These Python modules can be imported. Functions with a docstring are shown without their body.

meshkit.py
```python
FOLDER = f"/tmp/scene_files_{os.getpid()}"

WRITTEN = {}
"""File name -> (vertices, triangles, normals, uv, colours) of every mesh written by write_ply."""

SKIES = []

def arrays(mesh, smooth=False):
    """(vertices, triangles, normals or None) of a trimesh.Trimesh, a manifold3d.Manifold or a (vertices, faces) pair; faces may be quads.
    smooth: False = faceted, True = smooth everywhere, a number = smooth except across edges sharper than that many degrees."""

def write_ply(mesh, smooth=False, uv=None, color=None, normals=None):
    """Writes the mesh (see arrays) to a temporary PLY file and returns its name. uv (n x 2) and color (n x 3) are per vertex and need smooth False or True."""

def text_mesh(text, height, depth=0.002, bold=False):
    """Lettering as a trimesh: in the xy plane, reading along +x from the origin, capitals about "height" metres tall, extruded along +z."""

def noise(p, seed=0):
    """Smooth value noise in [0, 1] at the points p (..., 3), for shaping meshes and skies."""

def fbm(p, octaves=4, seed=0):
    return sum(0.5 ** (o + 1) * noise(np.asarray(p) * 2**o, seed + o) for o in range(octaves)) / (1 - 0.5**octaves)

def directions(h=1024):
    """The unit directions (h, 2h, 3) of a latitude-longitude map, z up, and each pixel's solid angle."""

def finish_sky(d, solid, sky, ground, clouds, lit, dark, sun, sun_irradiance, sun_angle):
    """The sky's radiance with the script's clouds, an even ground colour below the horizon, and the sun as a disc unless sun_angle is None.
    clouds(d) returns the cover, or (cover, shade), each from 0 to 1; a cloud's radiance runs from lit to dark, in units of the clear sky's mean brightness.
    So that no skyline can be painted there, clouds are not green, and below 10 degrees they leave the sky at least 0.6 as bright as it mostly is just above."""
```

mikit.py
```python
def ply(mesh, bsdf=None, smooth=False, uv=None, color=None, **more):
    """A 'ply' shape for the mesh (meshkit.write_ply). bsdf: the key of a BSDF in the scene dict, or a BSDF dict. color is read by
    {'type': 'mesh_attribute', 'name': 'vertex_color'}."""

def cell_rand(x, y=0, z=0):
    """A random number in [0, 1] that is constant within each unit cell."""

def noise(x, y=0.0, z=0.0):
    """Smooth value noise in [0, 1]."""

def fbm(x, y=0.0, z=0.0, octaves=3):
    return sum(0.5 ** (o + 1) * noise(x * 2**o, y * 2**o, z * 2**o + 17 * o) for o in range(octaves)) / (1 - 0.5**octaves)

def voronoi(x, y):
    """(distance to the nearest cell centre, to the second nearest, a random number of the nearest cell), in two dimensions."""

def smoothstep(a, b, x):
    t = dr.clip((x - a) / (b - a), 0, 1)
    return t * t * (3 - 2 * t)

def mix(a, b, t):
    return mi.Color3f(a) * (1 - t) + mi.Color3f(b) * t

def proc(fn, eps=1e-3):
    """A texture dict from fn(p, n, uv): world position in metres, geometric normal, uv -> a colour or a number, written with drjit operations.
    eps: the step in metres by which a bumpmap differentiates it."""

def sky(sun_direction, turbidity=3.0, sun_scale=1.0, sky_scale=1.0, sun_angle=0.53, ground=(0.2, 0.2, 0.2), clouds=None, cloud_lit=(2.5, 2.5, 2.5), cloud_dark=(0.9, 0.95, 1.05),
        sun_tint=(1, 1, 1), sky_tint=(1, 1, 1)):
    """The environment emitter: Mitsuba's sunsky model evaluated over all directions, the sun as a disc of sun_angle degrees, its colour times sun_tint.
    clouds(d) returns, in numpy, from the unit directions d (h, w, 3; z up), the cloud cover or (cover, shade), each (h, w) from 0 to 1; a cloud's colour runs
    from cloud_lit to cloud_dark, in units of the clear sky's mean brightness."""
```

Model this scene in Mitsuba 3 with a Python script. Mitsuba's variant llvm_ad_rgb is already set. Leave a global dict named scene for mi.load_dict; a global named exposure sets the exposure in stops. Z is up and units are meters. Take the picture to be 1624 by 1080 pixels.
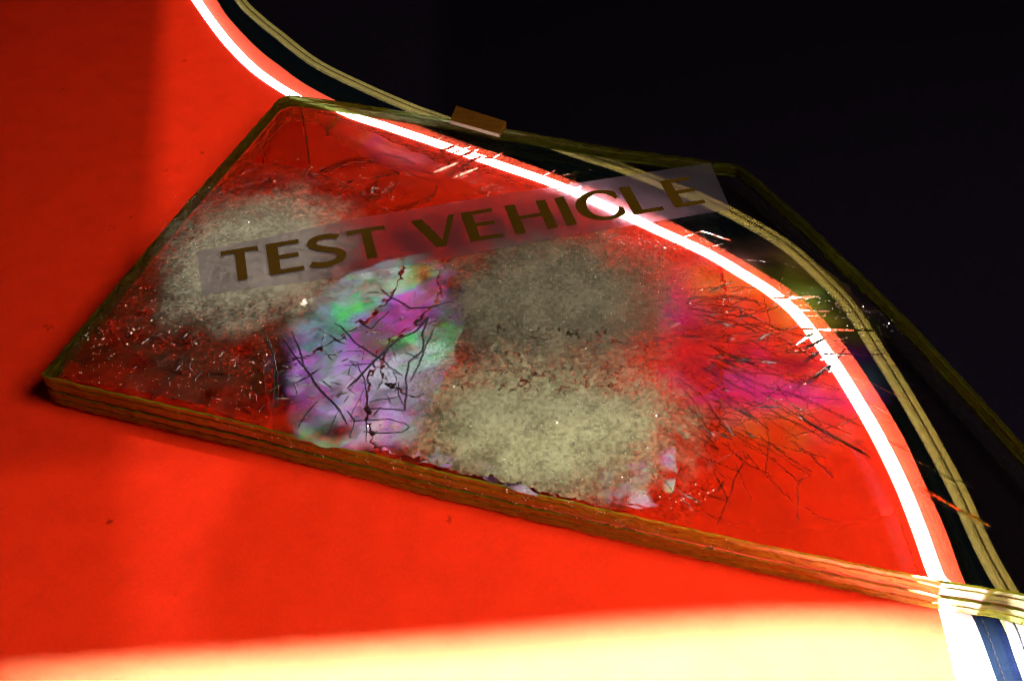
import math, random
import numpy as np, trimesh, mitsuba as mi, mikit, meshkit
import drjit as dr
from shapely.geometry import Polygon, Point, LineString
from shapely import affinity
from mikit import noise, fbm, smoothstep, mix

T = mi.ScalarTransform4f
rng = np.random.default_rng(7)
scene, labels = {}, {}
exposure = 0.0

# ------------------------------------------------------------------ camera
scene['camera'] = {'type': 'perspective', 'fov': 53.0, 'fov_axis': 'x', 'near_clip': 0.01, 'far_clip': 50.0,
                   'to_world': T().look_at(origin=[0, -0.57558, 0.57558], target=[0, 0, 0], up=[0, 0, 1])}

# ------------------------------------------------------------------ helpers
def proc(fn, eps=2e-4): return mikit.proc(fn, eps)
def rgb(*c): return {'type': 'rgb', 'value': list(c)}
def numbered(key):
    if key not in scene: return key
    k = 1
    while f'{key}_{k:03d}' in scene: k += 1
    return f'{key}_{k:03d}'
def add(key, mesh, bsdf, label=None, category=None, kind=None, group=None, smooth=False, **more):
    key = numbered(key)
    scene[key] = mikit.ply(mesh, bsdf, smooth=smooth, **more)
    d = {k: v for k, v in dict(label=label, category=category, kind=kind, group=group).items() if v}
    if d: labels[key] = d
    return key
def mat(key, **d): scene[key] = d; return key
def tag(key, **d): labels[key] = d

def spline(pts, step=0.004, closed=False):
    """Centripetal-ish Catmull-Rom through plan points, resampled evenly."""
    p = np.array(pts, float)
    q = np.vstack([p[-1], p, p[:2]]) if closed else np.vstack([2 * p[0] - p[1], p, 2 * p[-1] - p[-2]])
    out = []
    for i in range(len(q) - 3):
        a, b, c, d = q[i:i + 4]
        t = np.linspace(0, 1, 24, endpoint=False)[:, None]
        out.append(0.5 * (2 * b + (c - a) * t + (2 * a - 5 * b + 4 * c - d) * t ** 2 + (3 * b - a - 3 * c + d) * t ** 3))
    out = np.vstack(out + ([] if closed else [p[-1:]]))
    return resample(np.vstack([out, out[:1]]) if closed else out, step)
def resample(p, step):
    p = np.asarray(p, float)
    s = np.r_[0, np.cumsum(np.linalg.norm(np.diff(p, axis=0), axis=1))]
    t = np.linspace(0, s[-1], max(2, int(s[-1] / step) + 1))
    return np.stack([np.interp(t, s, p[:, k]) for k in range(p.shape[1])], 1)
def normals2(p, closed=False):
    t = np.gradient(p, axis=0)
    if closed:
        t = np.roll(p, -1, 0) - np.roll(p, 1, 0)
    t /= np.linalg.norm(t, axis=1, keepdims=True) + 1e-12
    return np.stack([-t[:, 1], t[:, 0]], 1)          # left of the direction of travel
def sweep(p, profile, closed=False, closed_profile=False):
    """profile: (offset to the left, z) pairs."""
    n = normals2(p, closed)
    pr = np.array(profile, float)
    v = np.concatenate([p[:, None, :] + n[:, None, :] * pr[None, :, :1], np.broadcast_to(pr[None, :, 1:], (len(p), len(pr), 1))], 2)
    a, b = len(p), len(pr)
    i, j = np.meshgrid(np.arange(a if closed else a - 1), np.arange(b if closed_profile else b - 1), indexing='ij')
    i2, j2 = (i + 1) % a, (j + 1) % b
    f = np.stack([i * b + j, i2 * b + j, i2 * b + j2, i * b + j2], -1).reshape(-1, 4)
    f = np.vstack([f[:, [0, 2, 1]], f[:, [0, 3, 2]]])
    return trimesh.Trimesh(v.reshape(-1, 3), f, process=False)
def flat(poly, z, down=False):
    v, f = trimesh.creation.triangulate_polygon(poly, engine='earcut')
    v = np.column_stack([v, np.full(len(v), z)])
    a, b, c = v[f[0]]
    up = np.cross(b - a, c - a)[2] > 0
    f = np.asarray(f)
    return trimesh.Trimesh(v, f if up != down else f[:, ::-1], process=False)
def prism(poly, z0, z1):
    polys = getattr(poly, 'geoms', [poly])
    ms = []
    for q in polys:
        m = trimesh.creation.extrude_polygon(q, z1 - z0, engine='earcut'); m.apply_translation([0, 0, z0]); ms.append(m)
    return trimesh.util.concatenate(ms)
def box(size, centre):
    m = trimesh.creation.box(size); m.apply_translation(centre); return m

# ------------------------------------------------------------------ lamps (out of the frame, above and behind the photographer)
mat('lamp_black', type='twosided', nested={'type': 'principled', 'base_color': rgb(.02, .02, .02), 'roughness': .5})
def area_rect(key, centre, target, w, h, radiance, **lab):
    c, t = np.array(centre, float), np.array(target, float)
    d = (t - c) / np.linalg.norm(t - c)
    x = np.cross([0, 1, 0.0] if abs(d[1]) < .9 else [1, 0, 0.0], d); x /= np.linalg.norm(x); y = np.cross(d, x)
    q = [c - x * w / 2 - y * h / 2, c + x * w / 2 - y * h / 2, c + x * w / 2 + y * h / 2, c - x * w / 2 + y * h / 2]
    scene[key + '__diffuser'] = mikit.ply((np.array(q), np.array([[0, 1, 2, 3]])), 'lamp_black', emitter={'type': 'area', 'radiance': rgb(*radiance)})
    b = c - d * .02
    hb = trimesh.creation.box([w * 1.06, h * 1.06, .03])
    M = np.eye(4); M[:3, 0], M[:3, 1], M[:3, 2], M[:3, 3] = x, y, d, b
    hb.apply_transform(M)
    scene[key + '__housing'] = mikit.ply(hb, 'lamp_black')
    labels[key] = lab
def framing_lamp(key, e, size, radiance, patch, zs, label):
    """A framing projector: a small lamp above four shutters that cut its beam to the patch it throws on the table."""
    e = np.array(e, float); w, l = size
    q = np.array([[-w, -l, 0], [w, -l, 0], [w, l, 0], [-w, l, 0]]) / 2 + e
    scene[key + '__bulb'] = mikit.ply((q[::-1].copy(), np.array([[0, 1, 2, 3]])), 'lamp_black', emitter={'type': 'area', 'radiance': rgb(*radiance)})
    k = (e[2] - zs) / e[2]
    hole = Polygon([e[:2] + (np.array(p) - e[:2]) * k for p in patch])
    x0, y0, x1, y1 = hole.bounds
    x0, y0, x1, y1 = min(x0, e[0] - w) - .03, min(y0, e[1] - l) - .03, max(x1, e[0] + w) + .03, max(y1, e[1] + l) + .03
    frame = Polygon([(x0, y0), (x1, y0), (x1, y1), (x0, y1)])
    scene[key + '__shutter'] = mikit.ply(prism(frame.difference(hole), zs - .002, zs), 'lamp_black')
    top, wl = e[2] + .02, .004
    hs = [box([x1 - x0 + .008, y1 - y0 + .008, wl], [(x0 + x1) / 2, (y0 + y1) / 2, top])]
    for x in (x0 - .002, x1 + .002): hs.append(box([wl, y1 - y0 + .008, top - zs + .008], [x, (y0 + y1) / 2, (top + zs) / 2 - .002]))
    for y in (y0 - .002, y1 + .002): hs.append(box([x1 - x0, wl, top - zs + .008], [(x0 + x1) / 2, y, (top + zs) / 2 - .002]))
    scene[key + '__housing'] = mikit.ply(trimesh.util.concatenate(hs), 'lamp_black')
    labels[key] = dict(label=label, category='lamp')

AREA = 17.0
FILM = 1.35
area_rect('panel_lamp', (.66, -.30, .95), (.2, .0, 0), .55, .55, (AREA, AREA * .93, AREA * .76),
          label='square lamp with a wide diffuser hung above the black side of the table', category='lamp')
framing_lamp('framing_lamp', (.05, -.92, 1.12), (.04, .008), (1450000, 1500000, 2500000),
             [(-0.4407,-0.3137),(-0.3514,-0.3099),(-0.2958,-0.3015),(-0.2761,-0.2778),(-0.1578,-0.2687),(-0.0047,-0.2570),(0.1132,-0.2457),(0.2131,-0.2387),(0.2518,-0.2422),(0.2854,-0.2483),(0.3165,-0.2535),(0.3667,-0.2604),(0.4263,-0.3248),(0.0000,-0.3248),(-0.3316,-0.3137)], .86,
             'narrow black lamp with shutters throwing the cream patch along the bottom')
framing_lamp('framing_lamp_001', (-.50, .45, 1.45), (.006, .006), (92000, 82000, 64000),
             [(-0.2284,-0.2847),(-0.2639,-0.1532),(-0.2694,-0.1505),(-0.2769,-0.0971),(-0.2992,0.0290),(-0.3231,0.1612),(-0.4113,0.5710),(-0.4296,0.7262),(-0.0886,0.6715),(-0.0715,0.1990),(-0.1107,0.0517),(-0.1877,-0.1146),(-0.1885,-0.1689),(-0.2032,-0.2036),(-0.1902,-0.2535),(-0.1859,-0.2847)], 1.2,
             'black lamp with shutters that lights a tall strip of red on the left')
framing_lamp('framing_lamp_002', (.25, -.75, 1.25), (.03, .006), (13000, 11700, 7900),
             [(-0.5746,-0.1425),(-0.3624,-0.1231),(-0.2179,-0.1100),(-0.0968,-0.0994),(0.0175,-0.0887),(0.1811,-0.0759),(0.3240,-0.0666),(0.2502,-0.3137),(-0.4771,-0.3137)], 1.0,
             'black lamp with shutters that lights the lower half of the red table')


# ------------------------------------------------------------------ the setting
def red_fn(p, n, uv):
    k = .88 + .16 * fbm(p.x * 60, p.y * 60, 3.0) + .10 * noise(p.x * 900, p.y * 900, 1.0)
    spot = smoothstep(.80, .86, noise(p.x * 70 + 31, p.y * 70 + 7, 1.5)) * smoothstep(.45, .75, noise(p.x * 430, p.y * 430, 5.0))
    return mi.Color3f(.72, .0215, .0045) * k * (1 - .5 * spot)
mat('red_paint', type='principled', base_color=proc(red_fn), roughness=.6, specular=.04)
mat('black_cloth', type='principled', base_color=proc(lambda p, n, uv: mi.Color3f(.0030, .0020, .0044) * (.6 + .8 * fbm(p.x * 700, p.y * 700, 1.0))), roughness=.95, specular=.0)
mat('navy_leather', type='principled', base_color=proc(lambda p, n, uv: mi.Color3f(.0010, .0022, .0030) * (.75 + .5 * fbm(p.x * 900, p.y * 900, 2.0))), roughness=.7, specular=.02)
mat('dark_leather', type='principled', base_color=proc(lambda p, n, uv: mi.Color3f(.0010, .0018, .0036) * (.5 + fbm(p.x * 900, p.y * 900, 2.0))), roughness=.8, specular=.01)
mat('olive_trim', type='principled', base_color=proc(lambda p, n, uv: mi.Color3f(.21, .17, .05) * (.8 + .4 * fbm(p.x * 160, p.y * 160, 8.0))), roughness=.6, specular=.2)
mat('seam_black', type='diffuse', reflectance=rgb(.006, .005, .004))

strip_px = [(-0.4234,0.6715),(-0.3893,0.6000),(-0.3696,0.5616),(-0.3344,0.4983),(-0.3065,0.4531),(-0.2759,0.4104),(-0.2471,0.3785),(-0.2277,0.3600),(-0.1665,0.3021),(-0.1174,0.2736),(-0.0671,0.2453),(-0.0129,0.2140),(0.0390,0.1841),(0.0827,0.1519),(0.1243,0.1195),(0.1637,0.0886),(0.1912,0.0607),(0.2107,0.0385),(0.2268,0.0114),(0.2424,-0.0359),(0.2516,-0.0740),(0.2593,-0.1130),(0.2644,-0.1525),(0.2665,-0.1880),(0.2676,-0.2239),(0.2730,-0.2360),(0.2695,-0.2866),(0.2637,-0.3391)]
edge_px = [(-0.4094,0.6845),(-0.3583,0.5910),(-0.3315,0.5393),(-0.2879,0.4722),(-0.2570,0.4339),(-0.2084,0.3809),(-0.1095,0.3004),(-0.0549,0.2646),(0.0048,0.2305),(0.0626,0.1942),(0.1119,0.1597),(0.1547,0.1260),(0.2092,0.0714),(0.2359,0.0390),(0.2599,-0.0174),(0.2780,-0.0953),(0.2832,-0.1432),(0.2864,-0.1840),(0.2871,-0.2234),(0.2911,-0.2436),(0.2917,-0.2836),(0.2914,-0.3366)]
trim_px = [(-0.3774,0.6845),(-0.3249,0.5830),(-0.2961,0.5393),(-0.2673,0.5022),(-0.2163,0.4393),(-0.1585,0.3897),(-0.1046,0.3491),(-0.0709,0.3279),(0.0555,0.2479),(0.0972,0.2244),(0.1256,0.2047),(0.1754,0.1705),(0.2162,0.1318),(0.2411,0.1004),(0.2615,0.0602),(0.2740,0.0284),(0.2833,-0.0175),(0.2905,-0.0531),(0.2994,-0.1065),(0.3053,-0.1518),(0.3071,-0.1841),(0.3095,-0.2087),(0.3155,-0.2454),(0.3154,-0.2668),(0.3147,-0.3221)]
strip, edge, trim = (spline(p) for p in (strip_px, edge_px, trim_px))
sn = normals2(strip)
SW = .0051                                            # half width of the lit strip
inner = strip - sn * SW * 1.0
far = [(inner[-1][0], -1.1), (-1.6, -1.1), (-1.6, 1.6), (inner[0][0], 1.6)]
add('table_top', prism(Polygon(list(map(tuple, inner)) + far), -.008, 0), 'red_paint', kind='structure', label='red painted table top with a curved edge')
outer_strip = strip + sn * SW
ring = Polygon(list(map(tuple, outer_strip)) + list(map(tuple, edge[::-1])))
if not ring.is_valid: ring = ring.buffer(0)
mat('rim_glow_red', type='principled', base_color=rgb(.78, .09, .05), roughness=.4, specular=.3)  # paler than the table red: the strip glow is put into the colour
add('table_top__rim', prism(ring, -.0095, -.006), 'rim_glow_red', label='lower red rim outside the lit strip')
add('floor', flat(Polygon([(-3, -3), (4, -3), (4, 4), (-3, 4)]), -.010), 'black_cloth', kind='structure', label='black cloth ground beyond the table edge')

# lit strip along the curved edge
STRIP = 13.0
add('light_strip__diffuser', sweep(strip, [(SW, -.0055), (SW, .0002), (SW * .9, .0010), (0, .0018), (-SW * .9, .0010), (-SW, .0001)]), 'lamp_black',
    emitter={'type': 'area', 'radiance': rgb(STRIP, STRIP * .97, STRIP * 1.0)})
tag('light_strip', label='thin glowing white line following the curved edge of the red table', category='light strip')

# black leather border with stitching, and the olive trim
mid = []
for p in edge:
    k = np.argmin(np.linalg.norm(trim - p, axis=1)); mid.append(p * .47 + trim[k] * .53)
mid = resample(np.array(mid), .004)
b1 = Polygon(list(map(tuple, edge)) + list(map(tuple, mid[::-1]))).buffer(0)
b2 = Polygon(list(map(tuple, mid)) + list(map(tuple, trim[::-1]))).buffer(0)
add('leather_border', flat(b1, -.0092) if b1.geom_type == 'Polygon' else trimesh.util.concatenate([flat(g, -.0092) for g in b1.geoms]), 'navy_leather', label='dark navy leather band stitched between the red rim and the olive trim', category='border')
add('leather_border__inner_band', flat(b2, -.0096) if b2.geom_type == 'Polygon' else trimesh.util.concatenate([flat(g, -.0096) for g in b2.geoms]), 'dark_leather', label='darker band beside the trim')
st = []
c1 = resample(np.array([edge[np.argmin(np.linalg.norm(edge - p, axis=1))] * .5 + p * .5 for p in mid]), .0042)
for a, b in zip(c1[:-1], c1[1:]):
    d = (b - a) / (np.linalg.norm(b - a) + 1e-9)
    m = trimesh.creation.box([.0026, .0009, .0008]); M = np.eye(4); M[:2, 0] = d; M[:2, 1] = (-d[1], d[0]); M[:2, 3] = (a + b) / 2; M[2, 3] = -.0088
    m.apply_transform(M); st.append(m)
add('leather_border__stitch', trimesh.util.concatenate(st), 'seam_black', kind='stuff')
HW = .0058
def dome(s0, s1, z0, z1):
    return [(s0, z0)] + [(s0 + (s1 - s0) * t, z0 + (z1 - z0) * math.sin(math.pi * (.12 + .76 * t)) ** .25) for t in np.linspace(0, 1, 7)] + [(s1, z0)]
add('trim_band__cord', sweep(trim, dome(HW, .00012, -.0098, -.0055)), 'olive_trim', smooth=40)
add('trim_band__cord', sweep(trim, dome(-.00012, -HW, -.0098, -.0055)), 'olive_trim', smooth=40)
add('trim_band__seam', sweep(trim, [(.0006, -.0062), (-.0006, -.0062)]), 'seam_black')
tag('trim_band', label='pale olive double trim curving across the black ground outside the red table', category='trim')

# ------------------------------------------------------------------ the armoured glass
ZT, ZB = .0322, .0022
GL = 'armoured_glass'
outline = []
for seg in ([(-0.3416,-0.0658),(-0.3194,0.0094),(-0.2895,0.1113),(-0.2562,0.2162),(-0.2295,0.3020)],
            [(-0.2196,0.3100),(-0.1547,0.2951),(-0.0584,0.2675),(-0.0071,0.2514),(0.0747,0.2253),(0.1429,0.2082),(0.2040,0.1934)],
            [(0.2081,0.1905),(0.2422,0.1260),(0.2711,0.0637),(0.3028,-0.0083),(0.3267,-0.0708),(0.3483,-0.1311),(0.3758,-0.2060),(0.4003,-0.2716)],
            [(0.3530,-0.2613),(0.3070,-0.2482),(0.2628,-0.2391),(0.2268,-0.2307),(0.1716,-0.2167),(0.1147,-0.2017),(0.0758,-0.1907),(0.0156,-0.1738),(-0.0468,-0.1558),(-0.0812,-0.1452),(-0.1340,-0.1294),(-0.2027,-0.1085),(-0.2740,-0.0879),(-0.3351,-0.0702)]):
    outline.append(spline(seg, .003))
outline = np.vstack(outline)
# small nicks along the ground edge
w = meshkit.noise(np.column_stack([outline * 180, outline[:, :1] * 0]), 3) - .5
wn = normals2(outline, True)
outline = outline + wn * (w * .0012)[:, None]
glass_poly = Polygon(outline).buffer(0)
ins = glass_poly.buffer(-.0011)
mat('clear_glass', type='dielectric', int_ior=1.5, ext_ior=1.0, specular_transmittance=rgb(.985, .96, .88))
add(GL + '__body', trimesh.util.concatenate([flat(ins, ZT), flat(ins, ZB, True)]), 'clear_glass')
tag(GL, label='thick shattered armoured glass pane with three white impact marks lying across the table edge', category='glass pane')

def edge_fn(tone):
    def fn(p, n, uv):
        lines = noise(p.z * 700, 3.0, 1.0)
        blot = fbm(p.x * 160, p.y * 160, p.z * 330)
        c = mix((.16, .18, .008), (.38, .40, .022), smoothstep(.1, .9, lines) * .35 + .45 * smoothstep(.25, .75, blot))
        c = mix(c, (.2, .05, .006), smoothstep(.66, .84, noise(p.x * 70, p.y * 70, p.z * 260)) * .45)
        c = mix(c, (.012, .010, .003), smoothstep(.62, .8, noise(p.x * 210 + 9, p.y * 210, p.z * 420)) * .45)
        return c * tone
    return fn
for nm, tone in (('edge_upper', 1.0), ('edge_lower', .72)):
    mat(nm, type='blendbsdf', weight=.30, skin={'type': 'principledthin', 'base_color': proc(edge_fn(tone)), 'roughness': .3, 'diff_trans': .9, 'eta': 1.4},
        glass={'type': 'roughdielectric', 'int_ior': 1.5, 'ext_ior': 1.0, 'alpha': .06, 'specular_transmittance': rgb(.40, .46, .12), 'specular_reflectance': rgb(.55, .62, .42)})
mat('interlayer', type='twosided', nested={'type': 'principled', 'base_color': rgb(.17, .075, .06), 'roughness': .3, 'specular': .5})
oc = np.array(glass_poly.exterior.coords)[:-1]
ccw = Polygon(oc).exterior.is_ccw
s = 1 if ccw else -1
def edge_band(zs): return sweep(oc, [(s * o, z) for o, z in zs], closed=True)
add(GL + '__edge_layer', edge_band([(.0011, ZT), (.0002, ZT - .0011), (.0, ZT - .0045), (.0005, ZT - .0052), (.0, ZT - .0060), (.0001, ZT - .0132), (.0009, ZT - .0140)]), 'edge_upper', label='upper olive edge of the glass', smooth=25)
add(GL + '__interlayer', edge_band([(.0009, ZT - .0140), (.0012, ZT - .0146), (.0009, ZT - .0153)]), 'interlayer', label='thin pinkish plastic line between the two layers')
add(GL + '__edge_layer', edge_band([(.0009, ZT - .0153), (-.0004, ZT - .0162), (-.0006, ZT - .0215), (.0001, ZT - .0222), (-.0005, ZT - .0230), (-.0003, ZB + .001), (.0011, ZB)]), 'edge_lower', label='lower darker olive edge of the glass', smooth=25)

# interference colours, painted as base colour, where the plastic has come away from the glass
def film_colour(x, y, scale, base, span, seed):
    u, v = x + .35 * (noise(x * scale * .7 + seed, y * scale * .7, 2.0) - .5) / scale * 2, y + .35 * (noise(x * scale * .7, y * scale * .7 + seed, 7.0) - .5) / scale * 2
    d = base + span * fbm(u * scale, v * scale * 1.2, seed, octaves=3)
    c = mi.Color3f(dr.sin(math.pi * d / .64) ** 2, dr.sin(math.pi * d / .535) ** 2, dr.sin(math.pi * d / .445) ** 2)
    return c
def film1(p, n, uv):
    # each splinter of the broken ply bends the film a little differently
    _, _, w1 = mikit.voronoi((p.x * .8 + p.y * .6) * 34, (p.y * .8 - p.x * .6) * 75)
    _, _, w2 = mikit.voronoi((p.x * .5 - p.y * .87) * 70 + 5, (p.y * .5 + p.x * .87) * 26)
    u, v = p.x + .02 * (w1 - .5), p.y + .02 * (w2 - .5)
    c = film_colour(u, v, 24.0, .84, .62, 3.3)
    k = .55 + .45 * smoothstep(.3, .65, fbm(u * 60, v * 60, 8.0))
    return mix(c * .85, (.74, .77, .88), .18 + .46 * smoothstep(.4, .72, fbm(u * 30, v * 30, 4.0))) * k
def film2(p, n, uv): return film_colour(p.x, p.y, 13.0, .72, .62, 9.1) * .9 + .05
mat('film_strong', type='mask', opacity=proc(lambda p, n, uv: smoothstep(1.05, .45, dr.square((p.x + .100) / .078) + dr.square((p.y + .036) / .110) + .9 * (fbm(p.x * 42, p.y * 42, 6.0) - .5)) * (.40 + .52 * smoothstep(.28, .55, fbm(p.x * 48, p.y * 48, 9.0)))),
    nested={'type': 'twosided', 'nested': {'type': 'principled', 'base_color': proc(film1), 'roughness': .4, 'metallic': 0.0, 'specular': .5}})
mat('painted_sheen', type='mask', opacity=proc(lambda p, n, uv: (.02 + .15 * smoothstep(.35, .7, fbm(p.x * 22, p.y * 22, 5.0))) * smoothstep(1.0, .45, dr.minimum(dr.square((p.x - .188) / .096) + dr.square((p.y + .030) / .125), 9 * dr.square((p.x + .05) / .3) + dr.square((p.y - .25) / .06) / 2))),  # reflected glow near the strip, painted as a thin tinted sheet
    nested={'type': 'twosided', 'nested': {'type': 'principled', 'base_color': proc(film2), 'roughness': .4, 'metallic': .1, 'specular': .5}})
mat('film_soft', type='mask', opacity=proc(lambda p, n, uv: .5 * smoothstep(.40, .75, fbm(p.x * 95, p.y * 95, 2.0))),
    nested={'type': 'twosided', 'nested': {'type': 'principled', 'base_color': proc(film1), 'roughness': .4, 'metallic': 0.0, 'specular': .5}})
def ragged(pts, amp, seed, step=.003):
    p = spline(pts, step, closed=True)[:-1]
    n = normals2(p, True)
    k = meshkit.fbm(np.column_stack([p * 70, p[:, :1] * 0 + seed]), 3, seed) - .5
    return Polygon(p + n * (k * amp)[:, None]).buffer(0)
mat('added_dark_film', type='mask', opacity=proc(lambda p, n, uv: .34 * smoothstep(.22, .62, fbm(p.x * 70, p.y * 70, 3.0)) * smoothstep(1.0, .55, dr.square((p.x + .275) / .135) + dr.square((p.y + .035) / .10))),  # brown tint added to make the left third of the pane dimmer
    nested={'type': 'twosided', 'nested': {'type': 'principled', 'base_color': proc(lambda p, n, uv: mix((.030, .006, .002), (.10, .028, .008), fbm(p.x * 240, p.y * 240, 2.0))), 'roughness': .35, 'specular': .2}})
films = [
    ('added_dark_film', ZT + .00015, 'added brown film that darkens the finely splintered lower left part', [(-0.3286,-0.0633),(-0.3192,-0.0083),(-0.2953,0.0700),(-0.2423,0.0389),(-0.1675,0.0094),(-0.1582,-0.1125),(-0.2137,-0.0980),(-0.2761,-0.0800)]),
    ('film_strong', ZT + .0003, 'purple and green shimmering film behind the cracks left of centre', [(-0.1827,-0.0454),(-0.1799,-0.0048),(-0.1503,0.0276),(-0.1080,0.0542),(-0.0630,0.0700),(-0.0242,0.0660),(-0.0230,0.0094),(-0.0389,-0.0255),(-0.0447,-0.0583),(-0.0542,-0.0951),(-0.0518,-0.1404),(-0.0808,-0.1500),(-0.1161,-0.1360),(-0.1607,-0.1239),(-0.1772,-0.0831)]),
    ('film_soft', ZT + .00035, 'violet shimmer beside the lower impact mark', [(0.0578,-0.1537),(0.0834,-0.1484),(0.1084,-0.1322),(0.1118,-0.1511),(0.1014,-0.1768),(0.0803,-0.1848),(0.0584,-0.1778)]),
    ('film_soft', ZT + .00025, 'pale lilac shimmer below the purple film', [(-0.1083,-0.1294),(-0.0743,-0.1239),(-0.0392,-0.1376),(-0.0092,-0.1537),(0.0196,-0.1768),(-0.0050,-0.1657),(-0.0470,-0.1521),(-0.0815,-0.1414)]),
    ('painted_sheen', ZT + .0002, 'faint painted pink and violet glow over the right part', [(0.1203,0.0700),(0.1778,0.0928),(0.2325,0.0764),(0.2702,0.0166),(0.3049,-0.0519),(0.2956,-0.1294),(0.2474,-0.1818),(0.1944,-0.2012),(0.1357,-0.1941),(0.1020,-0.1718),(0.0985,-0.1239),(0.1063,-0.0454)]),
    ('painted_sheen', ZT + .0002, 'faint painted lilac glow under the light near the top', [(-0.1890,0.2762),(-0.1250,0.2387),(-0.0522,0.1886),(0.0210,0.1511),(-0.0174,0.1331),(-0.0736,0.1649),(-0.1458,0.2132)]),
]
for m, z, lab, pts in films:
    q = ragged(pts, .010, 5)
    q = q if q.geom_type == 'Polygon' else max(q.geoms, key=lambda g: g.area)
    add(GL + '__film', flat(q, z), m, label=lab)

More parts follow.
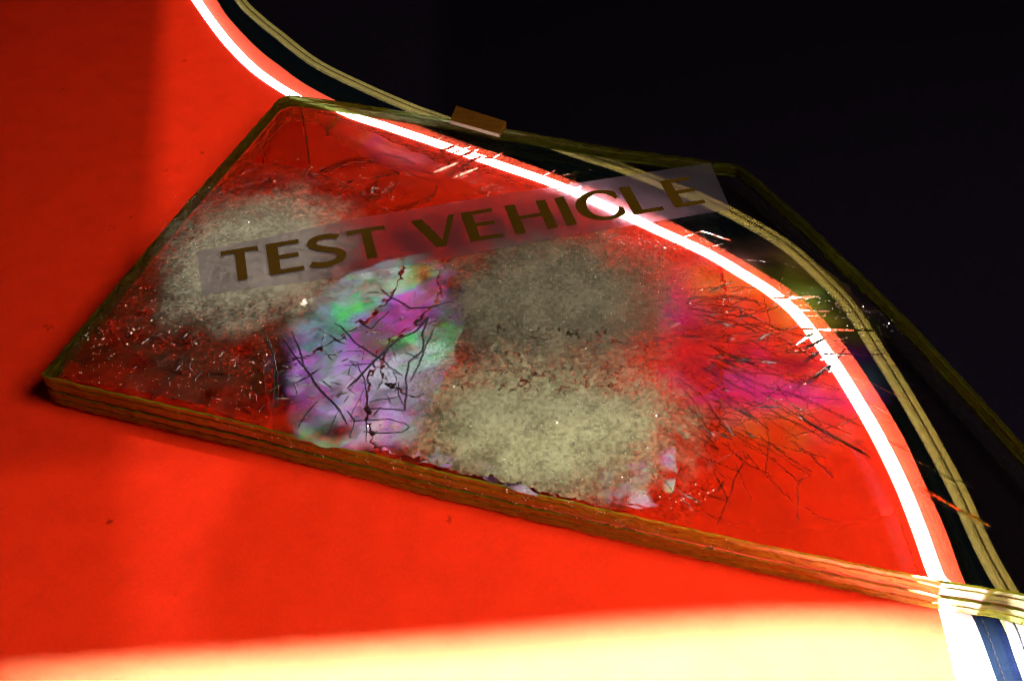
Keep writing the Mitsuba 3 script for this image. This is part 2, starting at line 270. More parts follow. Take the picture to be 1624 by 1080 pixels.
# cracks: thin walls inside the glass; some are open air gaps that mirror, others are opaque ribbons with dark or bright reflections painted on
mat('crack_dark', type='twosided', nested={'type': 'principled', 'base_color': proc(lambda p, n, uv: mix((.012, .008, .005), (.10, .06, .035), smoothstep(.45, .7, fbm(p.x * 160, p.y * 160, p.z * 300)))), 'roughness': .22, 'specular': .6})
mat('crack_pale', type='twosided', nested={'type': 'principled', 'base_color': proc(lambda p, n, uv: mix((.10, .08, .08), (.62, .60, .66), smoothstep(.45, .65, fbm(p.x * 260, p.y * 260, p.z * 300)))), 'roughness': .15, 'metallic': .4, 'specular': .7})
mat('crack_air', type='dielectric', int_ior=1.0, ext_ior=1.5)
def crack(pts, kind='d', depth=.003, z=.0262, width=1.0, jag=.0007):
    p = resample(pts, .0022)
    n = normals2(p) if len(p) > 2 else np.tile(normals2(np.vstack([p, 2 * p[-1] - p[0]]))[:1], (len(p), 1))
    j = rng.normal(0, 1, len(p)); j = np.convolve(np.pad(j, 2, 'edge'), [.15, .2, .3, .2, .15], 'valid')
    env = np.minimum(1, np.minimum(np.arange(len(p)), np.arange(len(p))[::-1]) / 3 + .25)
    p = p + n * (j * jag * env)[:, None]
    h = depth * env * (.6 + .8 * rng.random(len(p)))
    lean = rng.uniform(-.8, .8)
    th = .00014 * width
    top = np.column_stack([p + n * (lean * h / 2)[:, None], z + h / 2]); bot = np.column_stack([p - n * (lean * h / 2)[:, None], z - h / 2])
    nn = np.column_stack([n, n[:, 0] * 0]) * th
    ring = np.stack([top - nn, top + nn, bot + nn, bot - nn], 1)
    a = len(p); v = ring.reshape(-1, 3); f = []
    for i in range(a - 1):
        for k in range(4):
            A, B, C, Dd = i * 4 + k, i * 4 + (k + 1) % 4, (i + 1) * 4 + (k + 1) % 4, (i + 1) * 4 + k
            f += [[A, B, C], [A, C, Dd]]
    f += [[0, 2, 1], [0, 3, 2], [a * 4 - 4, a * 4 - 3, a * 4 - 2], [a * 4 - 4, a * 4 - 2, a * 4 - 1]]
    m = trimesh.Trimesh(v, np.array(f), process=False)
    if m.volume < 0: m.invert()
    return m
mat('crack_red', type='mask', opacity=.2, nested={'type': 'twosided', 'nested': {'type': 'principled', 'base_color': rgb(.16, .016, .006), 'roughness': .3, 'specular': .5}})
mat('crack_fine', type='mask', opacity=.72, nested={'type': 'twosided', 'nested': {'type': 'principled', 'base_color': rgb(.045, .035, .045), 'roughness': .25, 'specular': .6}})
MATS = dict(d='crack_dark', p='crack_pale', a='crack_air', r='crack_red', s='crack_fine')
traced = [
    # the shimmering field
    ('s', 1.6, [(-0.1661,-0.0227),(-0.1574,-0.0416),(-0.1524,-0.0559),(-0.1374,-0.0814),(-0.1275,-0.0928),(-0.1210,-0.1002),(-0.1137,-0.1148)]),
    ('s', 1.3, [(-0.1726,-0.0291),(-0.1609,-0.0478),(-0.1446,-0.0698),(-0.1357,-0.0833),(-0.1207,-0.1021)]),
    ('s', 1.6, [(-0.1309,-0.0163),(-0.1151,-0.0375),(-0.0975,-0.0519),(-0.0880,-0.0609),(-0.0787,-0.0688)]),
    ('s', 1.6, [(-0.0636,-0.0076),(-0.0717,-0.0227),(-0.0845,-0.0312),(-0.0964,-0.0478),(-0.1078,-0.0659),(-0.1175,-0.0814)]),
    ('s', 1.2, [(-0.0903,-0.0333),(-0.1028,-0.0579),(-0.1171,-0.0852),(-0.1239,-0.0871)]),
    ('s', 1.0, [(-0.1129,-0.0579),(-0.1064,-0.0718),(-0.1028,-0.0871),(-0.1013,-0.1021),(-0.0991,-0.1307)]),
    ('s', 1.0, [(-0.1207,-0.1021),(-0.1245,-0.1166),(-0.1261,-0.1254)]),
    ('s', 1.0, [(-0.1366,-0.0928),(-0.1427,-0.1039),(-0.1475,-0.1184)]),
    ('s', 1.0, [(-0.1118,-0.1076),(-0.1080,-0.0909),(-0.1029,-0.0718)]),
    ('s', 1.0, [(-0.1041,-0.1011),(-0.0931,-0.1002),(-0.0734,-0.1024)]),
    ('s', .8, [(-0.1006,-0.0947),(-0.0911,-0.0918),(-0.0800,-0.0890)]),
    ('s', 1.2, [(-0.1113,-0.1121),(-0.0977,-0.1103),(-0.0839,-0.1103),(-0.0740,-0.1139),(-0.0710,-0.1175),(-0.0761,-0.1219),(-0.0911,-0.1223),(-0.1021,-0.1210)]),
    ('s', 2.4, [(-0.1029,0.0241),(-0.0961,0.0171),(-0.0845,0.0080),(-0.0780,0.0024),(-0.0627,0.0035),(-0.0506,0.0080),(-0.0430,0.0103)]),
    ('s', 2.0, [(-0.0636,-0.0076),(-0.0670,-0.0270),(-0.0659,-0.0437),(-0.0754,-0.0559),(-0.0764,-0.0718),(-0.0746,-0.0871),(-0.0749,-0.1021)]),
    ('s', 1.5, [(-0.0585,-0.0184),(-0.0634,-0.0375),(-0.0666,-0.0559),(-0.0727,-0.0737)]),
    ('p', 1.0, [(-0.1827,-0.0312),(-0.1755,-0.0478),(-0.1693,-0.0678),(-0.1651,-0.0984)]),
    ('s', 1.0, [(-0.1871,-0.0227),(-0.1776,-0.0437),(-0.1722,-0.0678),(-0.1669,-0.1002)]),
    ('p', 1.0, [(-0.1454,-0.0206),(-0.1354,-0.0291),(-0.1225,-0.0375)]),
    ('s', 1.0, [(-0.1178,-0.0119),(-0.1064,-0.0206),(-0.0945,-0.0009)]),
    ('s', 1.0, [(-0.1152,-0.1021),(-0.1086,-0.1112),(-0.1110,-0.1272)]),
    ('s', 1.2, [(-0.0812,-0.0737),(-0.0802,-0.0871),(-0.0743,-0.1002)]),
    ('s', 1.0, [(-0.1657,-0.0639),(-0.1582,-0.0559),(-0.1474,-0.0498)]),
    # lower left
    ('p', 1.2, [(-0.2158,-0.0350),(-0.2147,-0.0515),(-0.2122,-0.0674),(-0.2154,-0.0867),(-0.2173,-0.0979)]),
    ('p', 2.2, [(-0.2369,-0.0266),(-0.2407,-0.0433),(-0.2458,-0.0595),(-0.2507,-0.0752),(-0.2584,-0.0848)]),
    ('d', 1.3, [(-0.1856,-0.0287),(-0.1787,-0.0391),(-0.1741,-0.0534),(-0.1706,-0.0752),(-0.1661,-0.0942)]),
    ('d', 1.6, [(-0.2606,-0.0116),(-0.2641,-0.0192),(-0.2683,-0.0267)]),
    ('d', 1.0, [(-0.2318,-0.0635),(-0.2273,-0.0810)]),
    ('p', 1.4, [(-0.1932,-0.0923),(-0.1879,-0.0979),(-0.1820,-0.1034)]),
    ('p', 1.0, [(-0.1928,-0.0790),(-0.1836,-0.0904),(-0.1795,-0.0979)]),
    ('d', 1.0, [(-0.2814,-0.0675),(-0.2738,-0.0635),(-0.2632,-0.0595)]),
    ('p', 1.3, [(-0.3108,-0.0246),(-0.3039,-0.0224),(-0.3006,-0.0181)]),
    ('d', 1.0, [(-0.2519,-0.0330),(-0.2405,-0.0309),(-0.2324,-0.0266)]),
    ('p', 1.0, [(-0.2079,-0.0674),(-0.2100,-0.0494),(-0.2109,-0.0371)]),
    ('d', 1.0, [(-0.2276,-0.0762),(-0.2178,-0.0752),(-0.2076,-0.0762)]),
    ('p', 1.6, [(-0.2248,-0.0923),(-0.2207,-0.0886),(-0.2148,-0.0895)]),
    ('d', 1.2, [(-0.2167,-0.0595),(-0.2114,-0.0752),(-0.2133,-0.0867)]),
    ('a', 1.0, [(-0.2758,-0.0555),(-0.2647,-0.0535),(-0.2579,-0.0454)]),
    ('a', 1.0, [(-0.3173,-0.0434),(-0.3079,-0.0351),(-0.2930,-0.0351)]),
    # upper left
    ('d', 1.6, [(-0.2100,0.3028),(-0.2030,0.2816),(-0.1968,0.2577),(-0.1912,0.2313),(-0.1853,0.2029)]),
    ('d', 1.6, [(-0.2222,0.1696),(-0.2155,0.1720),(-0.2065,0.1711)]),
    ('d', 1.0, [(-0.1747,0.1846),(-0.1601,0.1967),(-0.1466,0.2044),(-0.1287,0.2076),(-0.1146,0.2123),(-0.0996,0.2060),(-0.0880,0.1968)]),
    ('p', 1.0, [(-0.1188,0.1786),(-0.1219,0.1638),(-0.1249,0.1409)]),
    ('p', 1.8, [(-0.0670,0.1727),(-0.0680,0.1580),(-0.0727,0.1494),(-0.0776,0.1437)]),
    ('d', 1.0, [(-0.0776,0.1437),(-0.0876,0.1381),(-0.0974,0.1311),(-0.1057,0.1284)]),
    ('p', 1.6, [(-0.0584,0.1786),(-0.0481,0.1876),(-0.0377,0.1998)]),
    ('d', 1.0, [(-0.1277,0.1786),(-0.1124,0.1861),(-0.0912,0.1906),(-0.0728,0.1816)]),
    ('a', 1.0, [(-0.1757,0.2477),(-0.1698,0.2611),(-0.1658,0.2747)]),
    ('d', .9, [(-0.2293,0.2217),(-0.2273,0.1998),(-0.2208,0.1875)]),
    # right part
    ('r', 1.5, [(0.1447,-0.0544),(0.1578,-0.0643),(0.1708,-0.0732),(0.1838,-0.0809),(0.1971,-0.0857),(0.2097,-0.0932),(0.2242,-0.1043),(0.2406,-0.1170),(0.2508,-0.1258),(0.2677,-0.1388)]),
    ('a', .6, [(0.2677,-0.1388),(0.2798,-0.1481),(0.2914,-0.1581),(0.3044,-0.1630)]),
    ('a', .6, [(0.2707,-0.1662),(0.2790,-0.1734),(0.2880,-0.1821),(0.3053,-0.1960)]),
    ('d', 2.2, [(0.2009,-0.1025),(0.2111,-0.1134),(0.2228,-0.1232),(0.2341,-0.1328),(0.2431,-0.1405)]),
    ('r', 1.4, [(0.1483,-0.1187),(0.1620,-0.1275),(0.1739,-0.1370),(0.1853,-0.1480),(0.1965,-0.1580)]),
    ('r', 1.0, [(0.1422,-0.1133),(0.1552,-0.1275),(0.1683,-0.1379),(0.1877,-0.1629),(0.1822,-0.1943)]),
    ('r', 1.0, [(0.1979,-0.1580),(0.1871,-0.1661),(0.1806,-0.1959)]),
    ('d', 1.4, [(0.2353,-0.0534),(0.2418,-0.0473),(0.2493,-0.0371)]),
    ('d', 1.6, [(0.1598,-0.0503),(0.1639,-0.0624),(0.1706,-0.0741)]),
    ('r', 1.3, [(0.1469,-0.0380),(0.1601,-0.0483),(0.1761,-0.0584),(0.1939,-0.0644)]),
    ('r', 1.2, [(0.1478,-0.0307),(0.1665,-0.0254),(0.1864,-0.0233),(0.2093,-0.0212)]),
    ('r', 1.2, [(0.1603,-0.0060),(0.1767,-0.0180),(0.1928,-0.0297),(0.2087,-0.0401),(0.2274,-0.0494)]),
    ('r', 1.2, [(0.1387,-0.0987),(0.1441,-0.1097),(0.1483,-0.1187)]),
    ('r', 1.2, [(0.2001,-0.0847),(0.2173,-0.0703),(0.2351,-0.0544)]),
    ('r', 1.2, [(0.1483,-0.1187),(0.1660,-0.1024),(0.1868,-0.0875)]),
    ('r', 1.0, [(0.1591,-0.1413),(0.1473,-0.1613),(0.1304,-0.1973)]),
    ('d', 2.2, [(0.1288,-0.1717),(0.1349,-0.1741),(0.1398,-0.1765)]),
    ('d', 1.8, [(0.1403,-0.1596),(0.1370,-0.1645),(0.1350,-0.1693)]),
    ('r', 1.3, [(0.1384,0.0228),(0.1608,0.0263),(0.1932,0.0251)]),
    ('r', 1.3, [(0.1364,0.0064),(0.1608,0.0046),(0.1890,-0.0004)]),
    ('r', 1.3, [(0.1332,-0.0327),(0.1560,-0.0291),(0.1848,-0.0249)]),
    ('r', 1.3, [(0.1253,-0.0364),(0.1473,-0.0385),(0.1791,-0.0589)]),
    ('r', 1.3, [(0.1293,-0.0528),(0.1501,-0.0707),(0.1739,-0.0899)]),
    ('r', 1.4, [(0.1185,-0.0707),(0.1323,-0.0861),(0.1402,-0.1010),(0.1462,-0.1173)]),
    ('r', 1.0, [(0.1194,-0.0880),(0.1307,-0.1101),(0.1368,-0.1262)]),
    ('r', 1.3, [(0.1442,-0.0054),(0.1661,-0.0120),(0.1850,-0.0238)]),
    ('r', 1.2, [(0.1212,-0.1417),(0.1425,-0.1244),(0.1669,-0.1083)]),
    ('d', 2.6, [(0.0976,-0.1365),(0.1041,-0.1391),(0.1101,-0.1451)]),
    ('r', 1.0, [(0.1344,0.0024),(0.1596,-0.0043),(0.1876,-0.0087)]), ('r', 1.0, [(0.1373,0.0136),(0.1654,0.0147),(0.1908,0.0109)]), ('r', 1.0, [(0.1278,-0.0406),(0.1527,-0.0528),(0.1775,-0.0688)]),
    ('r', 1.0, [(0.1242,-0.0588),(0.1462,-0.0784),(0.1628,-0.0992)]), ('r', 1.0, [(0.1205,-0.0784),(0.1274,-0.0917),(0.1339,-0.1173)]), ('r', .9, [(0.1773,-0.0147),(0.2039,-0.0339),(0.2259,-0.0564)]),
    ('r', .9, [(0.1598,-0.0702),(0.1823,-0.0894),(0.2022,-0.1097),(0.2210,-0.1310)]), ('r', .9, [(0.1449,-0.0837),(0.1610,-0.0987),(0.1768,-0.1205)]), ('r', .9, [(0.1888,-0.1293),(0.2023,-0.1430),(0.2116,-0.1613)]),
    ('r', .9, [(0.1738,-0.1061),(0.1756,-0.1275),(0.1681,-0.1547)]), ('r', .9, [(0.1875,-0.1836),(0.1971,-0.1928),(0.2066,-0.1959)]), ('r', .9, [(0.1424,-0.1310),(0.1560,-0.1480),(0.1725,-0.1596)]),
    # black corner on the right
    ('a', 1.4, [(0.1884,0.0644),(0.2042,0.0619),(0.2174,0.0632),(0.2344,0.0509),(0.2458,0.0365)]),
    ('p', 1.0, [(0.2002,0.1069),(0.2152,0.1063)]),
    ('a', 1.2, [(0.1318,0.0808),(0.1431,0.0924),(0.1592,0.1016),(0.1838,0.0872)]),
    ('a', 1.2, [(0.0466,0.1804),(0.0611,0.1864),(0.0758,0.1924)]),
    ('a', 1.4, [(0.1957,-0.0145),(0.2285,-0.0167),(0.2763,-0.0189)]),
    ('a', 1.4, [(0.1964,-0.0357),(0.2233,-0.0420),(0.2759,-0.0441)]),
]
CD = {'s': .0009, 'd': .0014, 'p': .0020, 'a': .0036, 'r': .0020}
for t, (kd, wd, pts) in enumerate(traced):
    add(GL + '__crack', crack(pts, kd, CD[kd] * (.8 + .2 * wd), ZT + .0008 if t < 22 or kd == 'r' else .0255, wd * (1.15 if t < 22 else 1.0)), MATS[kd])
add(GL + '__crack', crack([(-0.0274,0.2070),(-0.0165,0.2070),(-0.0075,0.2164)], 'a', .004, .0255), 'crack_air')
for q in ([(0.0156,0.1618),(0.0283,0.1795),(0.0429,0.1916)], [(0.0365,0.1560),(0.0474,0.1676),(0.0566,0.1765)], [(0.0485,0.1503),(0.0559,0.1589),(0.0651,0.1676)], [(0.0604,0.1446),(0.0677,0.1503),(0.0750,0.1560)],
          [(0.2129,-0.0339),(0.2201,-0.0276),(0.2289,-0.0212)], [(0.2136,-0.0524),(0.2207,-0.0463),(0.2294,-0.0401)], [(0.2126,-0.0722),(0.2247,-0.0624),(0.2351,-0.0544)]):
    add(GL + '__crack', crack(q, 'a', .005, .0255), 'crack_air')

# fine hairlines around the marks
def hairlines(pts, spread, n, length, seed, about=None, z=None):
    r = np.random.default_rng(seed)
    p = resample(pts, .002); ms = []
    for _ in range(n):
        c = p[r.integers(len(p))] + r.normal(0, spread, 2)
        a = r.uniform(0, 6.283)
        if about is not None and r.random() < .7: a = math.atan2(c[1] - about[1], c[0] - about[0]) + r.normal(0, .35)
        L = length * r.uniform(.4, 1.4); d = np.array([math.cos(a), math.sin(a)]); q = np.array([-d[1], d[0]]) * r.normal(0, .04) * L
        line = np.array([c - d * L / 2, c + q, c + d * L / 2])
        if ins.buffer(-.004).contains(LineString(line)): ms.append(crack(line, 'd', r.uniform(.0006, .0015), z or r.uniform(.0235, .029), r.uniform(.5, .9)))
    return trimesh.util.concatenate(ms)
HL = [hairlines([(-0.3067,-0.0519),(-0.2605,-0.0322),(-0.2220,-0.0583),(-0.1784,-0.0708)], .016, 40, .009, 21, [(-0.2147,0.0389)][0]), hairlines([(-0.2773,0.1287),(-0.2201,0.1743),(-0.1505,0.1556),(-0.0938,0.1375)], .010, 30, .012, 22, [(-0.2147,0.0389)][0]),
      hairlines([(-0.1556,-0.0708),(-0.1175,-0.0454),(-0.0802,-0.0454),(-0.1107,-0.1068)], .020, 12, .018, 23, z=ZT + .0007), hairlines([(0.1280,0.0239),(0.1635,-0.0048),(0.1565,-0.0831),(0.1139,-0.1404)], .016, 40, .020, 24, [(0.0410,-0.0454)][0])]
add(GL + '__hairline_crack', trimesh.util.concatenate(HL), 'crack_dark', kind='stuff')
HP = [hairlines([(-0.3067,-0.0519),(-0.2605,-0.0322),(-0.2194,-0.0708),(-0.1763,-0.0831)], .018, 60, .007, 31, [(-0.2147,0.0389)][0], ZT + .0006), hairlines([(-0.3067,-0.0519),(-0.2605,-0.0322),(-0.2194,-0.0708),(-0.1763,-0.0831)], .018, 90, .012, 36, [(-0.2147,0.0389)][0]), hairlines([(-0.1556,-0.0708),(-0.1175,-0.0454),(-0.0802,-0.0454),(-0.1107,-0.1068)], .020, 60, .010, 32, z=ZT + .0007),
      hairlines([(-0.2773,0.1287),(-0.2201,0.1743),(-0.1505,0.1556),(-0.0938,0.1375)], .010, 30, .006, 33, None, ZT + .0006), hairlines([(-0.2773,0.1287),(-0.2201,0.1743),(-0.1505,0.1556),(-0.0938,0.1375)], .010, 40, .010, 37), hairlines([(0.1371,0.0166),(0.1662,-0.0187),(0.1655,-0.0831),(0.1210,-0.1511)], .022, 70, .014, 35, [(0.0321,-0.0322)][0], ZT + .0006), hairlines([(0.2258,0.0166),(0.2570,0.0022),(0.2827,-0.0118)], .010, 40, .010, 34)]
HR = [hairlines([(0.1380,0.0239),(0.1662,-0.0187),(0.1655,-0.0831),(0.1309,-0.1404),(0.1102,-0.1718)], .024, 90, .046, 51, [(0.0321,-0.0322)][0], ZT + .0007), hairlines([(0.1877,-0.0048),(0.2084,-0.0708),(0.1861,-0.1404)], .020, 45, .050, 52, [(0.0321,-0.0322)][0], ZT + .0007),
      hairlines([(-0.3067,-0.0519),(-0.2605,-0.0322),(-0.2207,-0.0646),(-0.1773,-0.0770)], .018, 120, .016, 53, [(-0.2147,0.0389)][0]), hairlines([(-0.2793,0.1375),(-0.2177,0.1934),(-0.1405,0.1649),(-0.0890,0.1465)], .010, 60, .014, 54, [(-0.2147,0.0389)][0])]
add(GL + '__hairline_crack', trimesh.util.concatenate(HR), 'crack_red', kind='stuff')
add(GL + '__hairline_crack', trimesh.util.concatenate(HP), 'crack_pale', kind='stuff')

for (x, y), L, a in zip([(-0.0760,0.2355),(-0.0618,0.2212),(-0.0523,0.2171),(-0.0429,0.2131),(-0.0346,0.2052),(-0.0240,0.1954),(0.0378,0.1594),(0.0519,0.1631),(0.1662,0.0816),(0.1772,0.0856),(0.2231,0.0199),(0.2333,0.0141),(0.2386,0.0040),(0.2461,-0.0016),(0.2261,-0.0324),(0.2262,-0.0501),(0.2239,-0.0654)], [.012, .014, .016, .014, .012, .010, .010, .014, .016, .014, .018, .024, .024, .018, .012, .012, .018],
                       [.6, .6, .55, .6, .65, .5, .3, .2, .4, .3, .05, .0, -.05, .0, .6, .55, .55]):
    q = np.array([(x - L * math.cos(a), y - L * math.sin(a)), (x, y), (x + L * math.cos(a), y + L * math.sin(a))])
    if ins.buffer(-.004).contains(LineString(q)): add(GL + '__crack', crack(q, 'a', .0055, .024, 1.0, .0004), 'crack_air')

# ------------------------------------------------------------------ impact marks: mounds of crushed glass with loose shards
mat('shard_pale', type='twosided', nested={'type': 'principled', 'base_color': rgb(.24, .225, .175), 'roughness': .3, 'specular': .6})
mat('shard_cream', type='twosided', nested={'type': 'principled', 'base_color': rgb(.44, .43, .30), 'roughness': .3, 'specular': .6})
mat('shard_grey', type='twosided', nested={'type': 'principled', 'base_color': rgb(.135, .115, .085), 'roughness': .3, 'specular': .6})
mat('chip_white', type='twosided', nested={'type': 'principled', 'base_color': rgb(.9, .86, .74), 'roughness': .25, 'specular': .8})  # near white base colour carries the glint of these flakes
mat('shard_glint', type='twosided', nested={'type': 'principled', 'base_color': rgb(.8, .76, .68), 'roughness': .12, 'metallic': .85})

def milky(key, c, a, b, lo, hi, rough, inner, outer, seed):
    """Crushed glass: a milky powder that thins out and breaks up away from the point of impact (c centre, a and b half widths)."""
    def alpha(p, n, uv):
        x, y = p.x - c[0], p.y - c[1]
        ang = .30 * (fbm(p.x * 38 + seed, p.y * 38, 2.0) - .5) + .16 * (noise(p.x * 150, p.y * 150 + seed, 4.0) - .5)
        r = dr.sqrt(dr.square(x / a) + dr.square(y / b)) + ang
        base = smoothstep(outer, inner, r)
        g = fbm(p.x * 620, p.y * 620, 3.0 + seed)
        return dr.clip(base * (1.18 - .30 * base) + (g - .5) * 1.9 * smoothstep(0.0, .5, base) * (1.05 - base), 0, .93) + .2 * smoothstep(.75, 1.0, base) * .3
    def col(p, n, uv):
        g = .55 * fbm(p.x * 420, p.y * 420, 1.0) + .45 * fbm(p.x * 60, p.y * 60, 5.0)
        return mix(lo, hi, smoothstep(.25, .75, g))
    mat(key, type='mask', opacity=proc(alpha), nested={'type': 'twosided', 'nested': {'type': 'principled', 'base_color': proc(col), 'roughness': rough, 'specular': .3}})
def smooth_poly(pts): return Polygon(spline(pts, .004, closed=True)[:-1]).buffer(0)
import shapely
def inside_depth(poly, xy):
    pt = shapely.points(xy)
    d = shapely.distance(pt, poly.exterior)
    return np.where(shapely.contains(poly, pt), d, -d)
def mound(poly, height, seed, step=.0016):
    x0, y0, x1, y1 = poly.buffer(.004).bounds
    gx, gy = np.arange(x0, x1, step), np.arange(y0, y1, step)
    X, Y = np.meshgrid(gx, gy, indexing='ij')
    xy = np.column_stack([X.ravel(), Y.ravel()])
    xy += np.random.default_rng(seed).uniform(-.4, .4, xy.shape) * step
    d = inside_depth(poly, xy) + .004 * (meshkit.fbm(np.column_stack([xy * 90, xy[:, :1] * 0]), 3, seed) - .5)
    t = np.clip(d / .022, 0, 1); t = t * t * (3 - 2 * t)
    z = ZT + .0002 + height * t + .0011 * np.clip(d / .008, 0, 1) * (meshkit.fbm(np.column_stack([xy * 300, xy[:, :1] * 0]), 3, seed + 5) - .4)
    v = np.column_stack([xy, np.maximum(z, ZT + .0001)])
    a, b = X.shape
    i, j = np.meshgrid(np.arange(a - 1), np.arange(b - 1), indexing='ij')
    q = np.stack([i * b + j, (i + 1) * b + j, (i + 1) * b + j + 1, i * b + j + 1], -1).reshape(-1, 4)
    f = np.vstack([q[:, [0, 1, 2]], q[:, [0, 2, 3]]])
    f = f[(d[f] > 0).all(1)]
    m = trimesh.Trimesh(v, f, process=False); m.remove_unreferenced_vertices(); return m
TET = np.array([[1, 0, -.35], [-.5, .87, -.35], [-.5, -.87, -.35], [0, 0, 1.0]])
TF = np.array([[0, 2, 1], [0, 1, 3], [1, 2, 3], [2, 0, 3]])
def shards(xy, z, size, r, flatten=.45):
    n = len(xy)
    q = r.normal(size=(n, 4)); q /= np.linalg.norm(q, axis=1, keepdims=True)
    a, b, c, d = q.T
    R = np.stack([1 - 2 * (c * c + d * d), 2 * (b * c - a * d), 2 * (b * d + a * c), 2 * (b * c + a * d), 1 - 2 * (b * b + d * d), 2 * (c * d - a * b), 2 * (b * d - a * c), 2 * (c * d + a * b), 1 - 2 * (b * b + c * c)], 1).reshape(n, 3, 3)
    s = size[:, None, None] * np.stack([r.uniform(.5, 1.5, n), r.uniform(.4, 1.0, n), r.uniform(.3, 1.0, n)], 1)[:, None, :]
    v = np.einsum('nij,nkj->nki', R, TET[None] * s)
    v[..., 2] *= flatten
    v += np.column_stack([xy, z])[:, None, :]
    v[..., 2] = np.maximum(v[..., 2], ZT + .00015)
    return trimesh.Trimesh(v.reshape(-1, 3), (np.arange(n)[:, None, None] * 4 + TF[None]).reshape(-1, 3), process=False)
def scatter(halo, n, fall, seed, grain=60, thresh=.35):
    r = np.random.default_rng(seed)
    x0, y0, x1, y1 = halo.bounds
    xy = np.column_stack([r.uniform(x0, x1, n), r.uniform(y0, y1, n)])
    d = inside_depth(halo, xy) + .036 * (meshkit.fbm(np.column_stack([xy * 55, xy[:, :1] * 0 + 3]), 3, seed + 1) - .55)
    k = meshkit.fbm(np.column_stack([xy * grain, xy[:, :1] * 0]), 3, seed)
    keep = r.random(n) < np.clip(d / fall, 0, 1) * np.clip((k - thresh + .45 * np.clip(d / fall - .5, 0, 1)) * 5, 0, 1)
    return xy[keep], d[keep], r
core_l = smooth_poly([(-0.2722,0.0821),(-0.2530,0.1028),(-0.2101,0.1156),(-0.1718,0.1096),(-0.1497,0.0821),(-0.1478,0.0465),(-0.1600,0.0181),(-0.1872,-0.0048),(-0.2224,-0.0104),(-0.2485,-0.0013),(-0.2673,0.0276),(-0.2761,0.0542)])
halo_l = smooth_poly([(-0.2965,0.0465),(-0.2991,0.1113),(-0.2836,0.1520),(-0.2412,0.1667),(-0.1878,0.1529),(-0.1375,0.1182),(-0.1136,0.0700),(-0.1216,0.0195),(-0.1555,-0.0201),(-0.1937,-0.0362),(-0.2429,-0.0349),(-0.2814,-0.0013)])
core_t = smooth_poly([(0.0000,0.0351),(0.0221,0.0637),(0.0614,0.0797),(0.0995,0.0684),(0.1175,0.0427),(0.1136,0.0036),(0.0896,-0.0214),(0.0557,-0.0322),(0.0204,-0.0255),(0.0015,-0.0034)])
core_b = smooth_poly([(-0.0407,-0.1010),(-0.0211,-0.0831),(0.0172,-0.0745),(0.0624,-0.0782),(0.0858,-0.0951),(0.0810,-0.1266),(0.0560,-0.1484),(0.0200,-0.1574),(-0.0177,-0.1468),(-0.0404,-0.1294)])
halo_t = smooth_poly([(-0.0304,0.0465),(-0.0062,0.0797),(0.0466,0.1012),(0.0997,0.1028),(0.1344,0.0716),(0.1399,0.0239),(0.1289,-0.0355),(0.1172,-0.0646),(0.0400,-0.0708),(-0.0513,-0.0646),(-0.0702,-0.0551),(-0.0463,-0.0187),(-0.0314,0.0094)])
halo_b = smooth_poly([(-0.0774,-0.0831),(-0.0699,-0.0454),(-0.0245,-0.0322),(0.0414,-0.0355),(0.1203,-0.0454),(0.1130,-0.1182),(0.1010,-0.1615),(0.0803,-0.1848),(0.0479,-0.1848),(0.0033,-0.1677),(-0.0386,-0.1537),(-0.0676,-0.1266)])
def impact(label, core, halo, m_core, m_a, m_b, n, seed, lo, hi, grow=1.0):
    x0, y0, x1, y1 = halo.bounds
    c = ((x0 + x1) / 2, (y0 + y1) / 2)
    a, b = (x1 - x0) / 2 * grow, (y1 - y0) / 2 * grow
    milky(m_core, c, a, b, lo, hi, .6, .34, 1.04, seed)
    k = add(GL + '__bullet_impact', mound(halo.buffer(.030).intersection(ins.buffer(-.0015)), .0009, seed), m_core, label=label, smooth=True)
    for j, (m, frac) in enumerate(((m_a, .5), (m_b, .5))):
        xy, d, r = scatter(halo, int(n * frac), .020, seed * 10 + j, thresh=.42)
        add(k + '__crushed_glass', shards(xy, ZT + .0006 + .0009 * r.uniform(0, 1, len(xy)), r.uniform(.0003, .0008, len(xy)), r), m, kind='stuff')
    xy, d, r = scatter(halo.buffer(.006), n // 26, .02, seed * 10 + 3)
    add(k + '__glint', shards(xy[::2], ZT + .0012 + r.uniform(0, .0006, len(xy[::2])), r.uniform(.0004, .0009, len(xy[::2])), r), 'shard_glint', kind='stuff')
    add(k + '__glint', shards(xy[1::2], ZT + .0012 + r.uniform(0, .0006, len(xy[1::2])), r.uniform(.0003, .0007, len(xy[1::2])), r), 'chip_white', kind='stuff')
impact('white frosted impact mark at the left under the lettering', core_l, halo_l, 'powder_left', 'shard_pale', 'shard_grey', 16000, 11, (.16, .145, .11), (.34, .32, .25))
impact('impact mark below the last word with shade put into its dull grey powder', core_t, halo_t, 'powder_top_shaded', 'shard_grey', 'shard_pale', 24000, 12, (.09, .075, .05), (.19, .165, .115), 1.08)  # darker powder colours carry the shade over this mark
impact('impact mark near the front edge with lamp light put into its cream powder', core_b, halo_b, 'powder_bottom_lit', 'shard_cream', 'shard_grey', 24000, 13, (.19, .18, .105), (.42, .41, .26), 1.1)  # paler powder and shards carry the lamp light on this mark

